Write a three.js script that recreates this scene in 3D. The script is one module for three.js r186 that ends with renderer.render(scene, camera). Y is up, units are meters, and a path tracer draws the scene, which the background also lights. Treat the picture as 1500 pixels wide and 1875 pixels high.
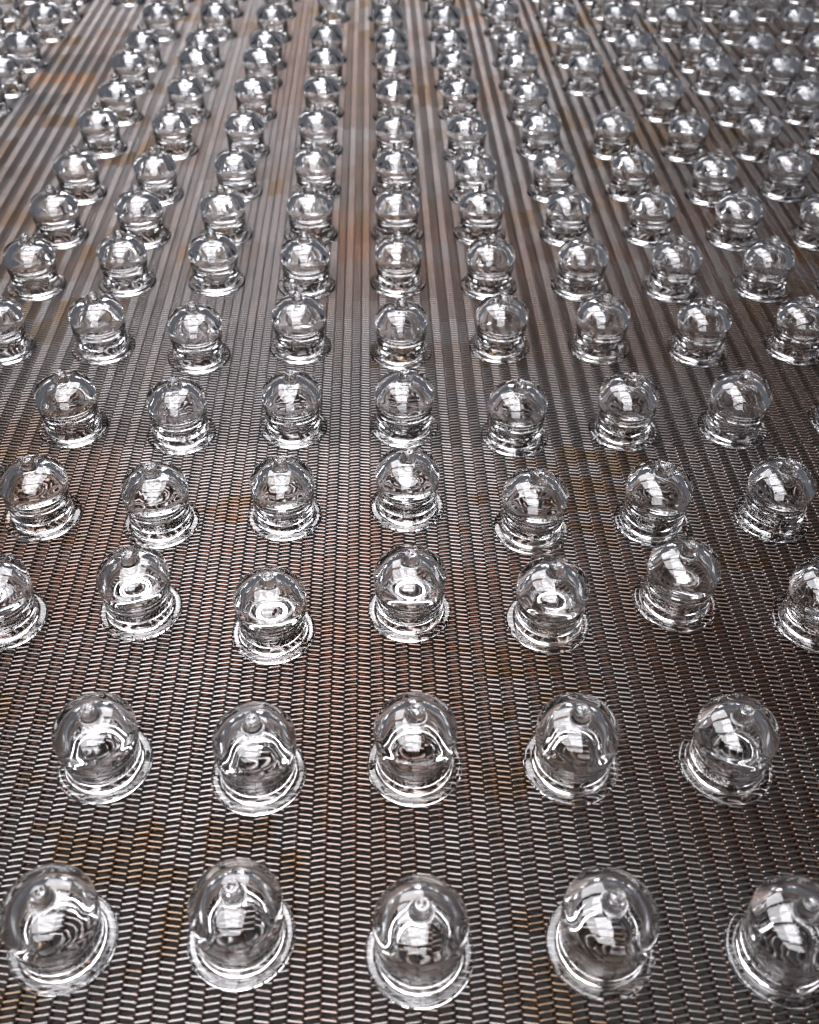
import * as THREE from 'three';
import { mergeGeometries } from 'three/addons/utils/BufferGeometryUtils.js';
import { RectAreaLightUniformsLib } from 'three/addons/lights/RectAreaLightUniformsLib.js';

// ---------- renderer, camera, background, exposure ----------
const renderer = new THREE.WebGLRenderer({ antialias: true });
renderer.toneMapping = THREE.LinearToneMapping;
renderer.toneMappingExposure = 1.0;
renderer.shadowMap.enabled = true;
const scene = new THREE.Scene();
scene.background = new THREE.Color().setRGB(0.11, 0.115, 0.135);   // the dim hall around the belt
RectAreaLightUniformsLib.init();

const CAM_H = 0.832, PITCH = THREE.MathUtils.degToRad(42.92), YAW = THREE.MathUtils.degToRad(2.6);
const camera = new THREE.PerspectiveCamera(53.72, 0.8, 0.05, 60);
camera.position.set(0, CAM_H, 0);
camera.lookAt(Math.sin(YAW) * Math.cos(PITCH), CAM_H - Math.sin(PITCH), -Math.cos(YAW) * Math.cos(PITCH));
camera.rotateZ(THREE.MathUtils.degToRad(1.335));
camera.focus = 1.15;
camera.userData.fStop = 5.6;
camera.updateProjectionMatrix();

// ---------- the light: a run of bright roof lights over the belt ----------
const ROOF = { y: 5, x: -0.85, width: 3.2, depth: 2.25, zs: [-5.3, -2.6, 0.1, 2.8], radiance: 11 };

// ---------- helpers ----------
function randomFrom(seed) { let s = seed >>> 0; return () => { s = (s + 0x6d2b79f5) >>> 0; let t = Math.imul(s ^ (s >>> 15), 1 | s); t = (t + Math.imul(t ^ (t >>> 7), 61 | t)) ^ t; return ((t ^ (t >>> 14)) >>> 0) / 4294967296; }; }
const hash = (i, j, k) => { let h = Math.imul(i, 374761393) + Math.imul(j, 668265263) + Math.imul(k, 2246822519); h = Math.imul(h ^ (h >>> 13), 1274126177); return ((h ^ (h >>> 16)) >>> 0) / 4294967296; };
function noise(x, y, seed) {
  const i = Math.floor(x), j = Math.floor(y), u = x - i, v = y - j, s = u * u * (3 - 2 * u), t = v * v * (3 - 2 * v);
  return THREE.MathUtils.lerp(THREE.MathUtils.lerp(hash(i, j, seed), hash(i + 1, j, seed), s), THREE.MathUtils.lerp(hash(i, j + 1, seed), hash(i + 1, j + 1, seed), s), t);
}
const step = THREE.MathUtils.smoothstep;
const taken = new Map();
function numbered(name) { const n = taken.get(name) ?? 0; taken.set(name, n + 1); return n ? name + '_' + String(n).padStart(3, '0') : name; }
function tag(o, label, category, group, kind) {
  if (label) o.userData.label = label;
  if (category) o.userData.category = category;
  if (group) o.userData.group = group;
  if (kind) o.userData.kind = kind;
  return o;
}
function mesh(name, geometry, material, parent) {
  const m = new THREE.Mesh(geometry, material);
  m.name = parent === scene ? numbered(name) : name;
  m.castShadow = m.receiveShadow = true;
  parent.add(m);
  return m;
}

// ---------- floor and ceiling of the hall (outside the picture) ----------
const floorMat = new THREE.MeshStandardMaterial({ color: new THREE.Color().setRGB(0.05, 0.046, 0.042), roughness: 0.95 });
const floor = mesh('floor', new THREE.BoxGeometry(14, 0.2, 20), floorMat, scene);
floor.position.set(0, -0.95, -5);
tag(floor, null, null, null, 'structure');

const ceilingMat = new THREE.MeshStandardMaterial({ color: new THREE.Color().setRGB(0.14, 0.09, 0.07), roughness: 0.9 });
const ceiling = mesh('ceiling', new THREE.BoxGeometry(14, 0.2, 20), ceilingMat, scene);
ceiling.position.set(0, ROOF.y + 0.35, -2);
tag(ceiling, null, null, null, 'structure');

const paneMat = new THREE.MeshStandardMaterial({ color: 0x222222, roughness: 0.6, emissive: new THREE.Color().setRGB(0.93, 0.94, 1.0), emissiveIntensity: 1.2 });
const frameMat = new THREE.MeshStandardMaterial({ color: new THREE.Color().setRGB(0.11, 0.06, 0.04), roughness: 0.8 });
['bright roof light beyond the top of the picture, brown frame', 'bright roof light over the rows at the top of the picture, brown frame', 'bright roof light straight above the nearest row of domes, brown frame', 'bright roof light behind the camera, brown frame'].forEach((label, i) => {
  const g = new THREE.Group();
  g.name = numbered('roof_light');
  g.position.set(ROOF.x, ROOF.y, ROOF.zs[i]);
  scene.add(g);
  tag(g, label, 'roof light', 'roof lights over the belt');
  const bars = [];
  for (const s of [-1, 1]) {
    bars.push(new THREE.BoxGeometry(ROOF.width + 0.16, 0.12, 0.08).translate(0, 0.06, s * (ROOF.depth / 2 + 0.04)));
    bars.push(new THREE.BoxGeometry(0.08, 0.12, ROOF.depth).translate(s * (ROOF.width / 2 + 0.04), 0.06, 0));
  }
  mesh('frame', mergeGeometries(bars), frameMat, g);
  mesh('pane', new THREE.BoxGeometry(ROOF.width, 0.02, ROOF.depth).translate(0, 0.06, 0), paneMat, g);
  const lamp = new THREE.RectAreaLight(new THREE.Color().setRGB(0.97, 0.96, 1.0), ROOF.radiance, ROOF.width, ROOF.depth);
  lamp.name = 'roof_light_glow';
  lamp.position.set(0, 0.035, 0);
  lamp.rotation.x = -Math.PI / 2;
  g.add(lamp);
});

// ---------- the woven wire belt ----------
const COLUMN = 0.01326, PITCH_Z = 0.006, WIRE = 0.00118, FLAT = 0.0063, BEND = 0.0015, HALF_H = 0.0034, ROD = 0.0011;
const MID_Y = -WIRE - HALF_H;                                     // the tops of the wires lie at y = 0
// Upper run: plain steel colour; bends and lower run: gap shade painted in brown.
// what the steel has become: dull grey oxide, browned and straw-coloured by heat in patches
const PATCHES = [[-0.76, -0.61, -2.34, -2.25, 0.26, 0.13, 0.05], [-0.78, -0.6, -2.44, -2.35, 0.07, 0.07, 0.075], [-0.8, -0.64, -2.24, -2.13, 0.07, 0.075, 0.08], [0.2, 0.3, -2.76, -2.68, 0.24, 0.13, 0.07], [-0.07, 0, -1.62, -1.48, 0.2, 0.1, 0.055], [0.37, 0.44, -1.72, -1.65, 0.22, 0.13, 0.06]];
const UPPER_RUN = 0, SHADED_RUN = 1, SHADE_TONE = [0.4, 0.2, 0.14];  // the tone darkens bends and lower run: shade between wires, put into colour
function steel(x, z, out, coilRun) {
  const a = noise(x * 5, z * 4, 1) * 0.6 + noise(x * 17, z * 13, 2) * 0.4, b = noise(x * 7, z * 9, 3) * 0.55 + noise(x * 40, z * 60, 4) * 0.45, c = noise(x * 160, z * 160, 5);
  const rust = step(a, 0.45, 0.72) * 0.75 + 0.25 * step(c, 0.6, 0.95), straw = step(b, 0.6, 0.78);
  let r = 0.2, g = 0.184, u = 0.18;
  r = THREE.MathUtils.lerp(r, 0.165, rust); g = THREE.MathUtils.lerp(g, 0.12, rust); u = THREE.MathUtils.lerp(u, 0.1, rust);
  r = THREE.MathUtils.lerp(r, 0.16, straw); g = THREE.MathUtils.lerp(g, 0.115, straw); u = THREE.MathUtils.lerp(u, 0.08, straw);
  for (const [x0, x1, z0, z1, R, G, B] of PATCHES) {                // single rusted or burnt stretches, ragged at the edge
    const e = 0.018 * (noise(x * 90, z * 90, 7) - 0.5), m = step(Math.min(x - x0, x1 - x, z - z0, z1 - z) + e, -0.008, 0.014) * 0.5;
    r = THREE.MathUtils.lerp(r, R, m); g = THREE.MathUtils.lerp(g, G, m); u = THREE.MathUtils.lerp(u, B, m);
  }
  if (coilRun === SHADED_RUN) { r *= SHADE_TONE[0]; g *= SHADE_TONE[1]; u *= SHADE_TONE[2]; }
  const k = 0.85 + 0.3 * c;
  out[0] = r * k; out[1] = g * k; out[2] = u * k;
}
// one turn of a flattened coil: [x, y, share of the turn, upper or shaded run]
function turn(bend) {
  const w = FLAT, flat = 2 * w, arc = Math.PI * HALF_H * 0.8, all = 2 * (flat + arc), out = [];
  for (const f of bend > 2 ? [0, 0.09, 0.5, 0.91] : [0, 0.1, 0.9]) out.push([-w + flat * f, HALF_H, (flat * f) / all, UPPER_RUN]);
  for (let k = 0; k < bend; k++) { const t = k / bend; out.push([w + BEND * Math.sin(Math.PI * t), HALF_H * Math.cos(Math.PI * t), (flat + arc * t) / all, k ? SHADED_RUN : UPPER_RUN]); }
  for (const f of bend > 2 ? [0, 0.1, 0.9] : [0, 0.5]) out.push([w - flat * f, -HALF_H, (flat + arc + flat * f) / all, SHADED_RUN]);
  for (let k = 0; k < bend; k++) { const t = k / bend; out.push([-w - BEND * Math.sin(Math.PI * t), -HALF_H * Math.cos(Math.PI * t), (2 * flat + arc + arc * t) / all, SHADED_RUN]); }
  return out;
}
// a coil lying along -z from z0, TURNS turns long; hand +1 or -1 is its winding
function coil(x0, z0, turns, hand, bend, sides, jitter, colored) {
  const shape = turn(bend), path = [], joints = [];
  for (let n = 0; n < turns; n++) {
    const wob = jitter ? (jitter() - 0.5) * 0.0007 : 0, lift = jitter ? (jitter() - 0.5) * 0.00025 : 0;
    for (const [x, y, share, j] of shape) { path.push(new THREE.Vector3(x0 + x, MID_Y + y + lift, z0 - (n + (hand > 0 ? share : 1 - share)) * PITCH_Z + wob)); joints.push(j); }
  }
  if (hand < 0) { // keep z running one way: walk each turn backwards
    const m = shape.length;
    for (let n = 0; n < turns; n++) { const part = path.slice(n * m, n * m + m).reverse(), pj = joints.slice(n * m, n * m + m).reverse(); for (let k = 0; k < m; k++) { path[n * m + k] = part[k]; joints[n * m + k] = pj[k]; } }
  }
  const P = new Float32Array(path.length * sides * 3), N = new Float32Array(P.length), C = new Float32Array(P.length), index = [], rgb = [0, 0, 0];
  const T = new THREE.Vector3(), S = new THREE.Vector3(), U = new THREE.Vector3(), V = new THREE.Vector3();
  for (let k = 0; k < path.length; k++) {
    T.subVectors(path[Math.min(k + 1, path.length - 1)], path[Math.max(k - 1, 0)]).normalize();
    S.set(0, 0, 1).addScaledVector(T, -T.z).normalize();
    U.crossVectors(T, S);
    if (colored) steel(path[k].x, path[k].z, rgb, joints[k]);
    else rgb.splice(0, 3, ...(joints[k] === SHADED_RUN ? SHADE_TONE : [1, 1, 1]));
    for (let s = 0; s < sides; s++) {
      const a = ((s + 0.5) / sides) * 2 * Math.PI, at = (k * sides + s) * 3;
      V.copy(S).multiplyScalar(Math.cos(a)).addScaledVector(U, Math.sin(a));
      P[at] = path[k].x + V.x * WIRE; P[at + 1] = path[k].y + V.y * WIRE; P[at + 2] = path[k].z + V.z * WIRE;
      N[at] = V.x; N[at + 1] = V.y; N[at + 2] = V.z;
      C[at] = rgb[0]; C[at + 1] = rgb[1]; C[at + 2] = rgb[2];
      if (k) { const p = (k - 1) * sides, q = k * sides, t = (s + 1) % sides; index.push(p + s, q + t, q + s, p + s, p + t, q + t); }
    }
  }
  const g = new THREE.BufferGeometry();
  g.setAttribute('position', new THREE.BufferAttribute(P, 3));
  g.setAttribute('normal', new THREE.BufferAttribute(N, 3));
  g.setAttribute('color', new THREE.BufferAttribute(C, 3));
  g.setIndex(index);
  return g;
}
const wireMat = new THREE.MeshStandardMaterial({ color: 0xffffff, metalness: 0.95, roughness: 0.32, vertexColors: true });
const rodMat = new THREE.MeshStandardMaterial({ color: new THREE.Color().setRGB(0.19, 0.095, 0.05), metalness: 0.5, roughness: 0.5 });

const belt = new THREE.Group();
belt.name = 'conveyor_belt';
scene.add(belt);
tag(belt, 'brown and grey woven wire mesh belt under all the glass domes', 'conveyor belt');
const J0 = -116, J1 = 124, NEAR_J0 = -38, NEAR_J1 = 46, CHUNK = 10, Z_START = -0.18, Z_NEAR = Z_START - 14 * CHUNK * PITCH_Z, CHUNKS = 54;
const phase = (j) => (j & 1 ? 0.86 : 0) * PITCH_Z;
const rand = randomFrom(11);
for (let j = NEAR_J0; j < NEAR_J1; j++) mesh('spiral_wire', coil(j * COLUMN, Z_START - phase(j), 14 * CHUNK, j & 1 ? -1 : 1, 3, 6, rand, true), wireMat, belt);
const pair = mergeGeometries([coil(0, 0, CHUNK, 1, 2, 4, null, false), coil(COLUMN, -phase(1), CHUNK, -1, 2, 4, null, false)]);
const spots = [];
for (let j = J0; j < J1; j += 2) for (let c = 0; c < CHUNKS; c++) if (c >= 14 || j < NEAR_J0 || j >= NEAR_J1) spots.push([j * COLUMN, Z_START - c * CHUNK * PITCH_Z]);
const weave = new THREE.InstancedMesh(pair, wireMat, spots.length);
weave.name = 'wire_weave';
weave.userData.kind = 'stuff';
weave.castShadow = weave.receiveShadow = true;
{ const m = new THREE.Matrix4(), c = new THREE.Color(), rgb = [0, 0, 0];
  spots.forEach(([x, z], i) => { weave.setMatrixAt(i, m.makeTranslation(x, 0, z)); steel(x + COLUMN / 2, z - 0.03, rgb, UPPER_RUN); weave.setColorAt(i, c.setRGB(...rgb)); }); }
belt.add(weave);
const rodShape = new THREE.CylinderGeometry(ROD, ROD, CHUNKS * CHUNK * PITCH_Z, 6, 1).rotateX(Math.PI / 2).translate(0, MID_Y, Z_START - (CHUNKS * CHUNK * PITCH_Z) / 2);
for (let j = J0; j <= J1; j++) mesh('connecting_rod', rodShape, rodMat, belt).position.x = (j - 0.5) * COLUMN;

// ---------- the glass domes ----------
// half outline in millimetres: [radius, height], from the underside out over the flange, up the wall, over the dome and knob, then down the inside
const glassMat = new THREE.MeshPhysicalMaterial({ color: 0xffffff, roughness: 0.0, metalness: 0, transmission: 1, thickness: 0.02, ior: 1.5 });
function outline(cavity) {
  const sections = { flange: [], body: [], knob: [] };
  const curve = (pts, n) => new THREE.CatmullRomCurve3(pts.map(([r, h]) => new THREE.Vector3(r, h, 0)), false, 'centripetal').getPoints(n).map((p) => [Math.max(p.x, 0), p.y]);
  sections.flange = curve([[33, 0.4], [38, 0], [43, 0.1], [44.6, 0.8], [45, 2], [44.5, 3], [43, 3.6], [40, 3.9], [37.6, 4.3], [36.4, 5.4], [35.9, 9]], 30);
  sections.body = curve([[35.9, 9], [35.7, 14], [35.6, 20], [35.6, 26], [35.7, 30], [36, 32.6], [36.8, 34.6], [36.9, 36.2], [36.3, 37.6], [36.4, 38.8], [37.2, 40.2], [37.4, 42], [37.1, 43.6], [37.4, 45.4], [37.8, 47.5], [38, 50], [38, 55], [37.7, 59.6], [36.4, 64], [33.4, 68], [29.2, 70.9], [24.5, 72.9], [19, 74.6], [13.5, 75.7], [10.6, 76.2], [9, 77.1], [8.3, 78.8]], 64);
  sections.knob = curve([[8.3, 78.8], [7.8, 80.4], [7.7, 83.4], [7.4, 86], [6.3, 88.2], [4.6, 89.2], [2.9, 88.8], [1.3, 88.1], [0, 87.9]], 22);
  // the inside: a domed cavity that narrows to a thick foot, open below
  const [top, wide, foot] = cavity;
  sections.inside = curve([[0, top], [wide * 0.32, top - 0.9], [wide * 0.58, top - 3.3], [wide * 0.8, top - 7.4], [wide * 0.94, top - 13], [wide, top - 20], [wide * 0.985, top - 27], [wide * 0.93, 33], [wide * 0.89, 27], [(wide * 0.89 + foot) / 2 + 0.6, 20], [foot + 1, 13], [foot, 7], [foot + 1, 2.5], [foot + 4, 0.6], [33, 0.4]], 72);
  return sections;
}
function domeGeometries(around, thin, seed, cavity) {
  const OUTLINE = outline(cavity);
  const out = {}, amp = 0.14;
  const names = ['flange', 'body', 'knob', 'inside'], full = [], cut = [];
  for (const n of names) { const p = OUTLINE[n].filter((_, i, a) => i % thin === 0 || i === a.length - 1); if (full.length && n !== 'inside') p.shift(); cut.push([n, full.length]); full.push(...p); }
  const rows = full.length, pos = [], at = (i, k) => i * around + (k % around);
  const closed = (i) => full[i][0] < 1e-6;
  for (let i = 0; i < rows; i++) for (let k = 0; k < around; k++) {
    const a = (k / around) * 2 * Math.PI, [r, h] = full[i], inner = i >= cut[3][1] ? 1.6 : 1;
    const dr = amp * inner * (Math.sin(2 * a + seed + h * 0.05) * 0.7 + Math.sin(3 * a + seed * 2.3 - h * 0.09) * 0.4 + Math.sin(5 * a + seed * 1.7 + h * 0.21) * 0.16) * Math.min(1, r / 20);
    const dh = amp * 0.6 * inner * Math.sin(2 * a + seed * 3.1) * Math.min(1, r / 15) * step(h, 6, 20);
    pos.push(((r + dr) * Math.cos(a)) / 1000, (h + dh) / 1000, ((r + dr) * Math.sin(a)) / 1000);
  }
  const index = [];
  const tri = (i) => { const t = []; for (let k = 0; k < around; k++) { const a = at(i, k), b = at(i, k + 1), c = at(i + 1, k), d = at(i + 1, k + 1); if (!closed(i)) t.push(a, c, b); if (!closed(i + 1)) t.push(b, c, d); } return t; };
  const bands = [];
  for (let i = 0; i + 1 < rows; i++) bands.push(closed(i) && closed(i + 1) ? [] : tri(i));
  for (const b of bands) index.push(...b);
  const whole = new THREE.BufferGeometry();
  whole.setAttribute('position', new THREE.Float32BufferAttribute(pos, 3));
  whole.setIndex(index);
  whole.computeVertexNormals();
  const nor = whole.attributes.normal.array;
  for (let i = 0; i < rows; i++) if (closed(i)) for (let k = 0; k < around; k++) { const o = at(i, k) * 3; nor[o] = nor[o + 2] = 0; nor[o + 1] = i < cut[3][1] ? 1 : -1; }
  const piece = (ranges) => {
    const map = new Map(), p = [], n = [], ix = [];
    for (const [from, to] of ranges) for (let i = from; i < to; i++) for (const v of bands[i]) { if (!map.has(v)) { map.set(v, map.size); p.push(pos[v * 3], pos[v * 3 + 1], pos[v * 3 + 2]); n.push(nor[v * 3], nor[v * 3 + 1], nor[v * 3 + 2]); } ix.push(map.get(v)); }
    const g = new THREE.BufferGeometry();
    g.setAttribute('position', new THREE.Float32BufferAttribute(p, 3));
    g.setAttribute('normal', new THREE.Float32BufferAttribute(n, 3));
    g.setIndex(ix);
    return g;
  };
  const [, bodyAt] = cut[1], [, knobAt] = cut[2], [, insideAt] = cut[3];
  out.flange = piece([[0, bodyAt - 1]]);
  out.body = piece([[bodyAt - 1, knobAt - 1]]);
  out.inner_wall = piece([[insideAt, rows - 1]]);
  out.knob = piece([[knobAt - 1, insideAt - 1]]);
  return out;
}
function domeThing(geometries) {
  const g = new THREE.Group();
  for (const n of ['body', 'flange', 'knob', 'inner_wall']) mesh(n, geometries[n], glassMat, g);
  return g;
}
const NEAR_DOMES = [1, 2, 3, 4, 5, 6, 7].map((s) => domeThing(domeGeometries(96, 1, s * 1.9, [64.2 + 0.4 * ((s * 3) % 7), 28.4 + 0.4 * ((s * 2) % 7), 20.6 + 0.4 * ((s * 4) % 7)])));
const FAR_DOMES = [1, 2, 3].map((s) => domeThing(domeGeometries(48, 2, s * 2.3, [64 + s, 28.4 + 0.8 * s, 20.4 + 0.8 * s])));

// where each dome stands, row by row from the nearest, left to right: [x, z] in metres
const ROWS = [
  [[-.260, -.377], [-.114, -.378], [.033, -.361], [.183, -.364], [.331, -.354]],
  [[-.258, -.547], [-.112, -.533], [.035, -.540], [.184, -.538], [.332, -.535]],
  [[-.399, -.729], [-.256, -.741], [-.110, -.707], [.036, -.735], [.185, -.717], [.330, -.745], [.476, -.713]],
  [[-.396, -.892], [-.254, -.878], [-.109, -.888], [.038, -.903], [.184, -.862], [.331, -.874], [.478, -.879]],
  [[-.396, -1.062], [-.253, -1.047], [-.108, -1.059], [.038, -1.060], [.183, -1.039], [.329, -1.051], [.477, -1.054], [.631, -1.066]],
  [[-.534, -1.245], [-.393, -1.249], [-.252, -1.225], [-.108, -1.249], [.038, -1.233], [.183, -1.249], [.329, -1.246], [.474, -1.239], [.620, -1.242]],
  [[-.529, -1.420], [-.390, -1.431], [-.250, -1.434], [-.107, -1.422], [.038, -1.430], [.182, -1.420], [.327, -1.419], [.473, -1.414], [.620, -1.415], [.755, -1.410]],
  [[-.527, -1.582], [-.389, -1.581], [-.251, -1.588], [-.107, -1.589], [.040, -1.593], [.182, -1.593], [.329, -1.590], [.473, -1.590], [.617, -1.579], [.761, -1.576]],
  [[-.525, -1.740], [-.386, -1.736], [-.246, -1.752], [-.104, -1.757], [.042, -1.758], [.182, -1.737], [.326, -1.751], [.470, -1.756], [.617, -1.739], [.760, -1.760]],
  [[-.523, -1.935], [-.384, -1.929], [-.245, -1.925], [-.105, -1.932], [.043, -1.913], [.180, -1.910], [.326, -1.936], [.468, -1.934], [.611, -1.923], [.755, -1.930], [.904, -1.956]],
  [[-.791, -2.121], [-.516, -2.088], [-.380, -2.101], [-.244, -2.106], [-.105, -2.116], [.044, -2.101], [.181, -2.111], [.324, -2.099], [.608, -2.117], [.755, -2.096], [.904, -2.106]],
  [[-.782, -2.229], [-.519, -2.257], [-.381, -2.275], [-.243, -2.284], [-.102, -2.286], [.045, -2.273], [.180, -2.275], [.323, -2.271], [.464, -2.264], [.610, -2.272], [.750, -2.268], [.899, -2.268]],
  [[-.778, -2.378], [-.513, -2.386], [-.381, -2.392], [-.240, -2.395], [-.104, -2.435], [.043, -2.417], [.180, -2.417], [.322, -2.416], [.460, -2.429], [.602, -2.418], [.744, -2.400], [.886, -2.413], [1.038, -2.416]],
  [[-.908, -2.574], [-.774, -2.577], [-.508, -2.587], [-.373, -2.594], [-.238, -2.578], [.039, -2.584], [.177, -2.588], [.320, -2.626], [.462, -2.613], [.600, -2.613], [.738, -2.612], [.890, -2.600], [1.041, -2.607]],
  [[-.912, -2.720], [-.769, -2.720], [-.509, -2.751], [-.371, -2.755], [-.236, -2.759], [-.100, -2.729], [.034, -2.736], [.175, -2.753], [.321, -2.769], [.461, -2.760], [.600, -2.772], [.736, -2.767], [.878, -2.767], [1.025, -2.775], [1.173, -2.766]],
  [[-.895, -2.858], [-.772, -2.857], [-.633, -2.848], [-.506, -2.878], [-.365, -2.891], [-.226, -2.895], [-.093, -2.895], [.033, -2.903], [.173, -2.902], [.312, -2.911], [.452, -2.915], [.595, -2.896], [.716, -2.900], [.865, -2.909], [1.010, -2.913], [1.155, -2.917]],
];
const ORDER = ['first', 'second', 'third', 'fourth', 'fifth', 'sixth', 'seventh', 'eighth', 'ninth', 'tenth', 'eleventh', 'twelfth', 'thirteenth', 'fourteenth', 'fifteenth', 'sixteenth'];
const spin = randomFrom(5);
ROWS.forEach((row, r) => row.forEach(([x, z], i) => {
  const set = r < 7 ? NEAR_DOMES : FAR_DOMES, d = set[Math.floor(spin() * set.length)].clone();
  d.name = numbered('glass_dome');
  d.position.set(x, 0, z);
  d.rotation.set((spin() - 0.5) * 0.02, spin() * 2 * Math.PI, (spin() - 0.5) * 0.02);
  d.scale.setScalar(0.985 + 0.03 * spin());
  scene.add(d);
  const where = r === 0 ? 'nearest row' : ORDER[r] + ' row from the front';
  const place = i === 0 ? 'leftmost' : i === row.length - 1 ? 'rightmost' : ORDER[i] + ' from the left';
  tag(d, `clear glass dome, ${place} in the ${where}`, 'glass dome', 'clear glass domes standing in rows on the wire belt');
}));

renderer.render(scene, camera);
